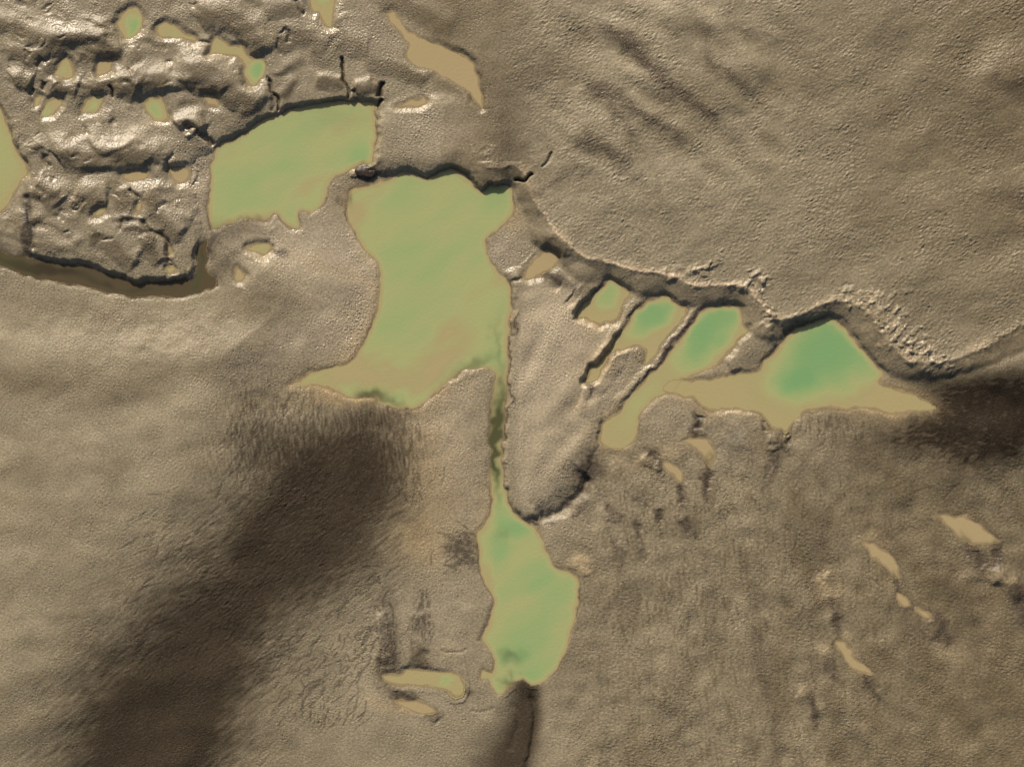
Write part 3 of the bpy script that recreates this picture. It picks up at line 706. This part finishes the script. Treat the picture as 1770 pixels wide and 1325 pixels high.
# shade of the small bank, painted as a dark line at the water's edge
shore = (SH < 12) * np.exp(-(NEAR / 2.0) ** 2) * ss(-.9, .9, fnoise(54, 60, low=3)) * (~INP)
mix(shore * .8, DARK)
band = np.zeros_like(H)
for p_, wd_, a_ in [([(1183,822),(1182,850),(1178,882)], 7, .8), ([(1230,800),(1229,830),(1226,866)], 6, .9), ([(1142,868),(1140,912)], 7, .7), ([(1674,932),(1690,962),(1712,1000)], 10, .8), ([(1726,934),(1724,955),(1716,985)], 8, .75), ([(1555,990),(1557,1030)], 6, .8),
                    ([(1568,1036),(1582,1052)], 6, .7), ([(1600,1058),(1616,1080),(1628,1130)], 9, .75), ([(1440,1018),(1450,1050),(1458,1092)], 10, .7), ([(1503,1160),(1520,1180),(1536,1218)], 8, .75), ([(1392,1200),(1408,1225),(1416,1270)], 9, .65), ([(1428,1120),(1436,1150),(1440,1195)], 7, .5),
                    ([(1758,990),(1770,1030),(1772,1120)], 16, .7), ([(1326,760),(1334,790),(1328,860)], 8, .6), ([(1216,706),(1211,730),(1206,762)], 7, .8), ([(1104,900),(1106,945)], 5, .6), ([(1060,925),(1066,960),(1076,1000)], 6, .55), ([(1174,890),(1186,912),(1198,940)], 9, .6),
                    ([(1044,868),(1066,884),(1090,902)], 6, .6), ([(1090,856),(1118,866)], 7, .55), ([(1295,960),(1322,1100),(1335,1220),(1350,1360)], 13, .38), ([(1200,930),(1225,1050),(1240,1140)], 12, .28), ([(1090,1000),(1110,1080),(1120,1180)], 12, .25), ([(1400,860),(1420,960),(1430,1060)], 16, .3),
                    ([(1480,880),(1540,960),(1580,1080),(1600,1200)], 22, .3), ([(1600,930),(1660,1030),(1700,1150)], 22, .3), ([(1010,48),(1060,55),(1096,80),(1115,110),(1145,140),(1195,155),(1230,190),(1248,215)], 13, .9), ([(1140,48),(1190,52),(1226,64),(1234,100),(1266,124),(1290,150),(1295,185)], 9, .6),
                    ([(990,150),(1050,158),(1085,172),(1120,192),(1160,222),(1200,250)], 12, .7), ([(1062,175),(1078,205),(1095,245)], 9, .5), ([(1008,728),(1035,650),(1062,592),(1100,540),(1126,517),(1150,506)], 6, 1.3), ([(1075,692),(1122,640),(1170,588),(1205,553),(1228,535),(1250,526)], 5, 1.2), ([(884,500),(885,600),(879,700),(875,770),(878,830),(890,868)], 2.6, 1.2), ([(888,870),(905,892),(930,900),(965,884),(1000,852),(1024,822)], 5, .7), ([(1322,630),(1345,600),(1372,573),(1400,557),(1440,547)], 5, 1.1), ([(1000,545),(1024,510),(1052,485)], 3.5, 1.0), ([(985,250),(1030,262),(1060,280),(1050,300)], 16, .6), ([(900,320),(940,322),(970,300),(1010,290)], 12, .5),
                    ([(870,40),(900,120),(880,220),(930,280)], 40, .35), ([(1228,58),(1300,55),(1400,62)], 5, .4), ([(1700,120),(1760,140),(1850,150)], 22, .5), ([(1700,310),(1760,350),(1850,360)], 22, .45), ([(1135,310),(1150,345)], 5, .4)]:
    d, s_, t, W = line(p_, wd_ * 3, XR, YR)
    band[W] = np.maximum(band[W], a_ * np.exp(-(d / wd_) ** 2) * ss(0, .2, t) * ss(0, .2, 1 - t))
mix(mix_wv * .3, BROWN)
mix(np.clip(band, 0, 1) * (.85 + .3 * gb), DARK * 1.5)  # dark tails and lee bands; shade of the pool banks is painted in too
C *= (1 + .06 * fnoise(55, 9, .5) + .05 * fnoise(56, 90, low=3))[..., None]
C *= (1 + .055 * np.stack([fnoise(57, 6, .4), fnoise(58, 6, .4), fnoise(59, 6, .4)], -1))
mixin = INP.astype(np.float32)
mix(mixin * .85, TAN)
C = np.clip(C, .01, .8)
mix(wrk2 * .16, DARK)
wet = .47 - .15 * np.clip(PIT, 0, 1) * UL - .20 * glitz - .22 * np.clip(RUB, 0, 1) - .16 * np.clip(np.exp(-NEAR / 14), 0, 1) - .16 * UL * ss(-.3, 1.0, fnoise(65, 60, low=3)) * (1 - np.clip(FM, 0, 1)) - .05 * dk
wet = np.clip(wet, .2, .7).astype(np.float32)

# ------------------------------------------------------------------ meshes
def to_xy(px, py):
    return (px - CX) / PX, -(py - CY) / PX
def grid_mesh(name, jj, ii, z, quads, attrs):
    me = bpy.data.meshes.new(name)
    n = len(ii)
    co_ = np.empty((n, 3), np.float32)
    co_[:, 0], co_[:, 1] = to_xy(gx[ii], gy[jj])
    co_[:, 2] = z
    me.vertices.add(n)
    me.vertices.foreach_set('co', co_.ravel())
    m = len(quads)
    me.loops.add(m * 4)
    me.loops.foreach_set('vertex_index', quads.ravel().astype(np.int32))
    me.polygons.add(m)
    me.polygons.foreach_set('loop_start', np.arange(0, m * 4, 4, dtype=np.int32))
    me.polygons.foreach_set('use_smooth', np.ones(m, bool))
    me.update(calc_edges=True)
    for an_, val in attrs.items():
        if val.ndim == 2:
            a = me.attributes.new(an_, 'FLOAT_COLOR', 'POINT')
            v = np.ones((n, 4), np.float32); v[:, :3] = val
            a.data.foreach_set('color', v.ravel())
        else:
            a = me.attributes.new(an_, 'FLOAT', 'POINT')
            a.data.foreach_set('value', val.astype(np.float32))
    ob = bpy.data.objects.new(name, me)
    S.collection.objects.link(ob)
    return ob
def node_mat(name):
    m = bpy.data.materials.new(name); m.use_nodes = True
    t_ = m.node_tree; return m, t_, t_.nodes['Principled BSDF']

mud, T, B = node_mat('wet_mud')
at = T.nodes.new('ShaderNodeAttribute'); at.attribute_name = 'sediment'
aw = T.nodes.new('ShaderNodeAttribute'); aw.attribute_name = 'wetness'
tc = T.nodes.new('ShaderNodeTexCoord')
n1 = T.nodes.new('ShaderNodeTexNoise'); n1.inputs['Scale'].default_value = 13; n1.inputs['Detail'].default_value = 2; n1.inputs['Roughness'].default_value = .65
T.links.new(tc.outputs['Object'], n1.inputs['Vector'])
mr = T.nodes.new('ShaderNodeMapRange'); mr.inputs['To Min'].default_value = .6; mr.inputs['To Max'].default_value = 1.4
T.links.new(n1.outputs['Fac'], mr.inputs['Value'])
mx = T.nodes.new('ShaderNodeVectorMath'); mx.operation = 'SCALE'
T.links.new(at.outputs['Color'], mx.inputs[0]); T.links.new(mr.outputs[0], mx.inputs['Scale'])
T.links.new(mx.outputs[0], B.inputs['Base Color'])
T.links.new(aw.outputs['Fac'], B.inputs['Roughness'])
ag = T.nodes.new('ShaderNodeAttribute'); ag.attribute_name = 'film'
T.links.new(ag.outputs['Fac'], B.inputs['Specular IOR Level'])
B.inputs['Specular IOR Level'].default_value = .75
n2 = T.nodes.new('ShaderNodeTexNoise'); n2.inputs['Scale'].default_value = 15; n2.inputs['Detail'].default_value = 5; n2.inputs['Roughness'].default_value = .6
T.links.new(tc.outputs['Object'], n2.inputs['Vector'])
bp = T.nodes.new('ShaderNodeBump'); bp.inputs['Strength'].default_value = .8; bp.inputs['Distance'].default_value = .02
T.links.new(n2.outputs['Fac'], bp.inputs['Height']); T.links.new(bp.outputs[0], B.inputs['Normal'])

def water_mat(name, cols, clear=.045):
    m, T, B = node_mat(name)
    a = T.nodes.new('ShaderNodeAttribute'); a.attribute_name = 'depth'
    r = T.nodes.new('ShaderNodeValToRGB')
    el = r.color_ramp.elements
    while len(el) < len(cols): el.new(.5)
    for e, (p_, c_) in zip(el, cols):
        e.position = p_; e.color = (*c_, 1)
    tc = T.nodes.new('ShaderNodeTexCoord')
    nz = T.nodes.new('ShaderNodeTexNoise'); nz.inputs['Scale'].default_value = .35; nz.inputs['Detail'].default_value = 2
    mp = T.nodes.new('ShaderNodeMapping'); mp.inputs['Rotation'].default_value = (0, 0, .5); mp.inputs['Scale'].default_value = (.45, 1.9, 1)
    T.links.new(tc.outputs['Object'], mp.inputs[0]); T.links.new(mp.outputs[0], nz.inputs['Vector'])
    ad = T.nodes.new('ShaderNodeMath'); ad.operation = 'MULTIPLY_ADD'; ad.inputs[1].default_value = .07
    sb = T.nodes.new('ShaderNodeMath'); sb.operation = 'SUBTRACT'; sb.inputs[1].default_value = .035
    T.links.new(nz.outputs['Fac'], ad.inputs[0]); T.links.new(a.outputs['Fac'], ad.inputs[2]); T.links.new(ad.outputs[0], sb.inputs[0])
    a3 = T.nodes.new('ShaderNodeAttribute'); a3.attribute_name = 'peat'
    mc = T.nodes.new('ShaderNodeMix'); mc.data_type = 'RGBA'
    mc.inputs['B'].default_value = (*[float(v) for v in lin(84, 84, 58)], 1)
    T.links.new(a3.outputs['Fac'], mc.inputs['Factor']); T.links.new(r.outputs[0], mc.inputs['A'])
    T.links.new(sb.outputs[0], r.inputs['Fac']); T.links.new(mc.outputs['Result'], B.inputs['Base Color'])
    B.inputs['Roughness'].default_value = .12
    B.inputs['IOR'].default_value = 1.33
    n3 = T.nodes.new('ShaderNodeTexNoise'); n3.inputs['Scale'].default_value = 10; n3.inputs['Detail'].default_value = 3; n3.inputs['Roughness'].default_value = .7
    T.links.new(tc.outputs['Object'], n3.inputs['Vector'])
    b2 = T.nodes.new('ShaderNodeBump'); b2.inputs['Strength'].default_value = .3; b2.inputs['Distance'].default_value = .02
    T.links.new(n3.outputs['Fac'], b2.inputs['Height']); T.links.new(b2.outputs[0], B.inputs['Normal'])
    # silty water turns see-through in the last centimetres at its margin
    tr = T.nodes.new('ShaderNodeBsdfTransparent'); ms = T.nodes.new('ShaderNodeMixShader')
    mrr = T.nodes.new('ShaderNodeMapRange'); mrr.inputs['From Max'].default_value = clear; mrr.inputs['To Min'].default_value = .15
    T.links.new(a.outputs['Fac'], mrr.inputs['Value']); T.links.new(mrr.outputs[0], ms.inputs[0])
    T.links.new(tr.outputs[0], ms.inputs[1]); T.links.new(B.outputs[0], ms.inputs[2])
    T.links.new(ms.outputs[0], T.nodes['Material Output'].inputs[0])
    return m
WTAN = lin(180, 162, 120); WOLV = lin(168, 173, 120); WGRN = lin(145, 171, 115); WDEEP = lin(124, 165, 112)
silt = water_mat('silty_water', [(0, WTAN), (.10, lin(170, 161, 116)), (.26, WOLV), (.62, WGRN), (1.0, WDEEP)])
sandy = water_mat('sandy_water', [(0, lin(176, 157, 120)), (.25, lin(172, 156, 115)), (.5, lin(160, 156, 108)), (1, WGRN)])
murk = water_mat('murky_water', [(0, lin(92, 80, 60)), (.2, lin(88, 80, 60)), (.5, lin(70, 62, 48)), (1, lin(58, 50, 40))])

PEAT = blobs([(860,735,14,55,0,1),(861,800,12,36,0,.8),(866,690,8,40,0,.4),(862,840,8,26,0,.3),(868,600,6,50,0,.25),(815,634,42,12,-14,.5),(775,655,20,10,-30,.3),(882,1132,15,12,0,.5),(870,920,16,12,0,.2),(600,205,60,20,0,.12),
              (660,702,30,8,10,.6),(640,690,20,10,0,.7),(596,335,8,16,0,.5),(632,285,16,8,0,.5),(365,390,20,10,0,.6),(430,382,30,6,0,.4),(895,1168,18,8,0,.7),(1228,800,6,12,0,.6),(1672,935,8,12,-20,.6),(1715,930,8,8,0,.5),(1552,992,5,10,0,.6),(20,445,60,16,8,.5),(345,470,12,40,0,.6)])
jj, ii = np.mgrid[0:NY, 0:NX]
idx = (jj * NX + ii)
quads = np.stack([idx[:-1, :-1], idx[1:, :-1], idx[1:, 1:], idx[:-1, 1:]], -1).reshape(-1, 4)
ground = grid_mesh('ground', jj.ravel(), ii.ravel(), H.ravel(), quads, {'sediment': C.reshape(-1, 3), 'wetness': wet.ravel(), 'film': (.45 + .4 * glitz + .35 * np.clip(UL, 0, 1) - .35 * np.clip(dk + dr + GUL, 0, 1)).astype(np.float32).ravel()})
ground['kind'] = 'structure'
ground['label'] = 'rippled brown tidal mud flat with scarps and hummocks'
ground.data.materials.append(mud)

for P in POOLS:
    d, W = P['d'], P['W']
    L = P['level']
    m = d < 2.5
    js, is_ = np.mgrid[W[0].start:W[0].start + d.shape[0], W[1].start:W[1].start + d.shape[1]]
    q = m[:-1, :-1] & m[1:, :-1] & m[1:, 1:] & m[:-1, 1:]
    lid = np.arange(d.size).reshape(d.shape)
    Q = np.stack([lid[:-1, :-1][q], lid[1:, :-1][q], lid[1:, 1:][q], lid[:-1, 1:][q]], -1)
    used, inv = np.unique(Q, return_inverse=True)
    Q = inv.reshape(-1, 4)
    depth = np.clip((L - H[W]).ravel()[used] / .42, 0, 1.2)
    ob = grid_mesh('tide_pool', js.ravel()[used], is_.ravel()[used], np.full(len(used), L, np.float32), Q, {'depth': depth, 'peat': PEAT[W].ravel()[used]})
    ob.data.materials.append(murk if P['tone'] == 'murk' else sandy if ('tan' in P['label'] or 'brown' in P['label']) and 'green' not in P['label'] else silt)
    ob['label'] = P['label']; ob['category'] = 'channel' if P['tone'] == 'murk' else 'pool'
    ob['group'] = 'pools left on the mud flat'

# ------------------------------------------------------------------ loose clods of mud
import bmesh
def clod(px, py, rx, ry, rz, rot, seed, mat, label, group=None):
    r = random.Random(seed)
    bm = bmesh.new()
    bmesh.ops.create_icosphere(bm, subdivisions=4, radius=1)
    ph = [(Vector((r.gauss(0, 1), r.gauss(0, 1), r.gauss(0, 1))) * f, r.uniform(0, 6.28), 1 / f ** .8) for f in (1.6, 1.8, 2.4, 3, 4, 5.5, 7, 9, 12, 15)]
    for v in bm.verts:
        n = sum(math.sin(v.co.dot(k) + p_) * a_ for k, p_, a_ in ph) * .16
        q = v.co * (1 + n)
        q.z = max(q.z, -.25) if q.z < 0 else q.z ** .8 if q.z > 0 else q.z
        v.co = Vector((q.x * rx / PX, q.y * ry / PX, q.z * rz))
    me = bpy.data.meshes.new('mud_clod'); bm.to_mesh(me); bm.free()
    for f in me.polygons: f.use_smooth = True
    o = bpy.data.objects.new('mud_clod', me); S.collection.objects.link(o)
    x, y = to_xy(px, py)
    z = H[np.searchsorted(gy, py), np.searchsorted(gx, px)]
    o.location = (x, y, max(float(z), -.02) + rz * .1); o.rotation_euler = (0, 0, math.radians(rot))
    me.materials.append(mat)
    o['label'] = label; o['category'] = 'clod'
    if group: o['group'] = group
    return o
def clod_mat(name, c, rough):
    m, T, B = node_mat(name)
    tc = T.nodes.new('ShaderNodeTexCoord')
    n = T.nodes.new('ShaderNodeTexNoise'); n.inputs['Scale'].default_value = 11; n.inputs['Detail'].default_value = 4
    T.links.new(tc.outputs['Object'], n.inputs['Vector'])
    r = T.nodes.new('ShaderNodeValToRGB'); r.color_ramp.elements[0].position = .3; r.color_ramp.elements[1].position = .7
    r.color_ramp.elements[0].color = (*[float(v) for v in c * .6], 1); r.color_ramp.elements[1].color = (*[float(v) for v in c * 1.3], 1)
    T.links.new(n.outputs['Fac'], r.inputs['Fac']); T.links.new(r.outputs[0], B.inputs['Base Color'])
    b = T.nodes.new('ShaderNodeBump'); b.inputs['Strength'].default_value = .9; b.inputs['Distance'].default_value = .03
    T.links.new(n.outputs['Fac'], b.inputs['Height']); T.links.new(b.outputs[0], B.inputs['Normal'])
    B.inputs['Roughness'].default_value = rough
    return m
peat = clod_mat('dark_peat_mud', lin(58, 47, 38), .4)
pale = clod_mat('pale_clay_mud', lin(158, 143, 116), .3)
brown = clod_mat('brown_mud', lin(112, 96, 74), .4)
clod(631, 297, 19, 12, .055, -8, 3, peat, 'dark lumpy clod on the neck of mud between the two biggest upper pools')
clod(612, 299, 9, 6, .06, 20, 4, pale, 'small pale clod against the left side of the dark lumpy one')
clod(334, 226, 7, 5, .07, 30, 9, pale, 'glistening pale clod by the left end of the broad upper pool')
rc = random.Random(12)
for k, (x, y) in enumerate([(1478,508),(1497,518),(1508,532),(1520,549),(1527,562),(1536,575),(1544,588),(1556,598),(1570,606),(1585,611),(1602,616),(1618,618),(1562,566),(1578,578),(1634,612),(1530,526)]):
    clod(x + rc.uniform(-4, 4), y + rc.uniform(-3, 3), rc.uniform(3, 6.5), rc.uniform(2, 3.6), rc.uniform(.02, .045), rc.uniform(-60, 10), 20 + k, pale,
         'pale clay clod in the crumbled strip above the right hand end of the scarp', 'clods in the crumbled strip above the scarp')
for k, (x, y) in enumerate([(1312,502),(1322,516),(1328,530),(1338,545),(1298,478),(1318,486)]):
    clod(x, y, rc.uniform(3, 5.5), rc.uniform(2, 3.4), rc.uniform(.02, .04), rc.uniform(-60, 10), 50 + k, pale,
         'pale clay clod on the crumbled nick in the middle of the scarp', 'clods in the nick of the scarp')
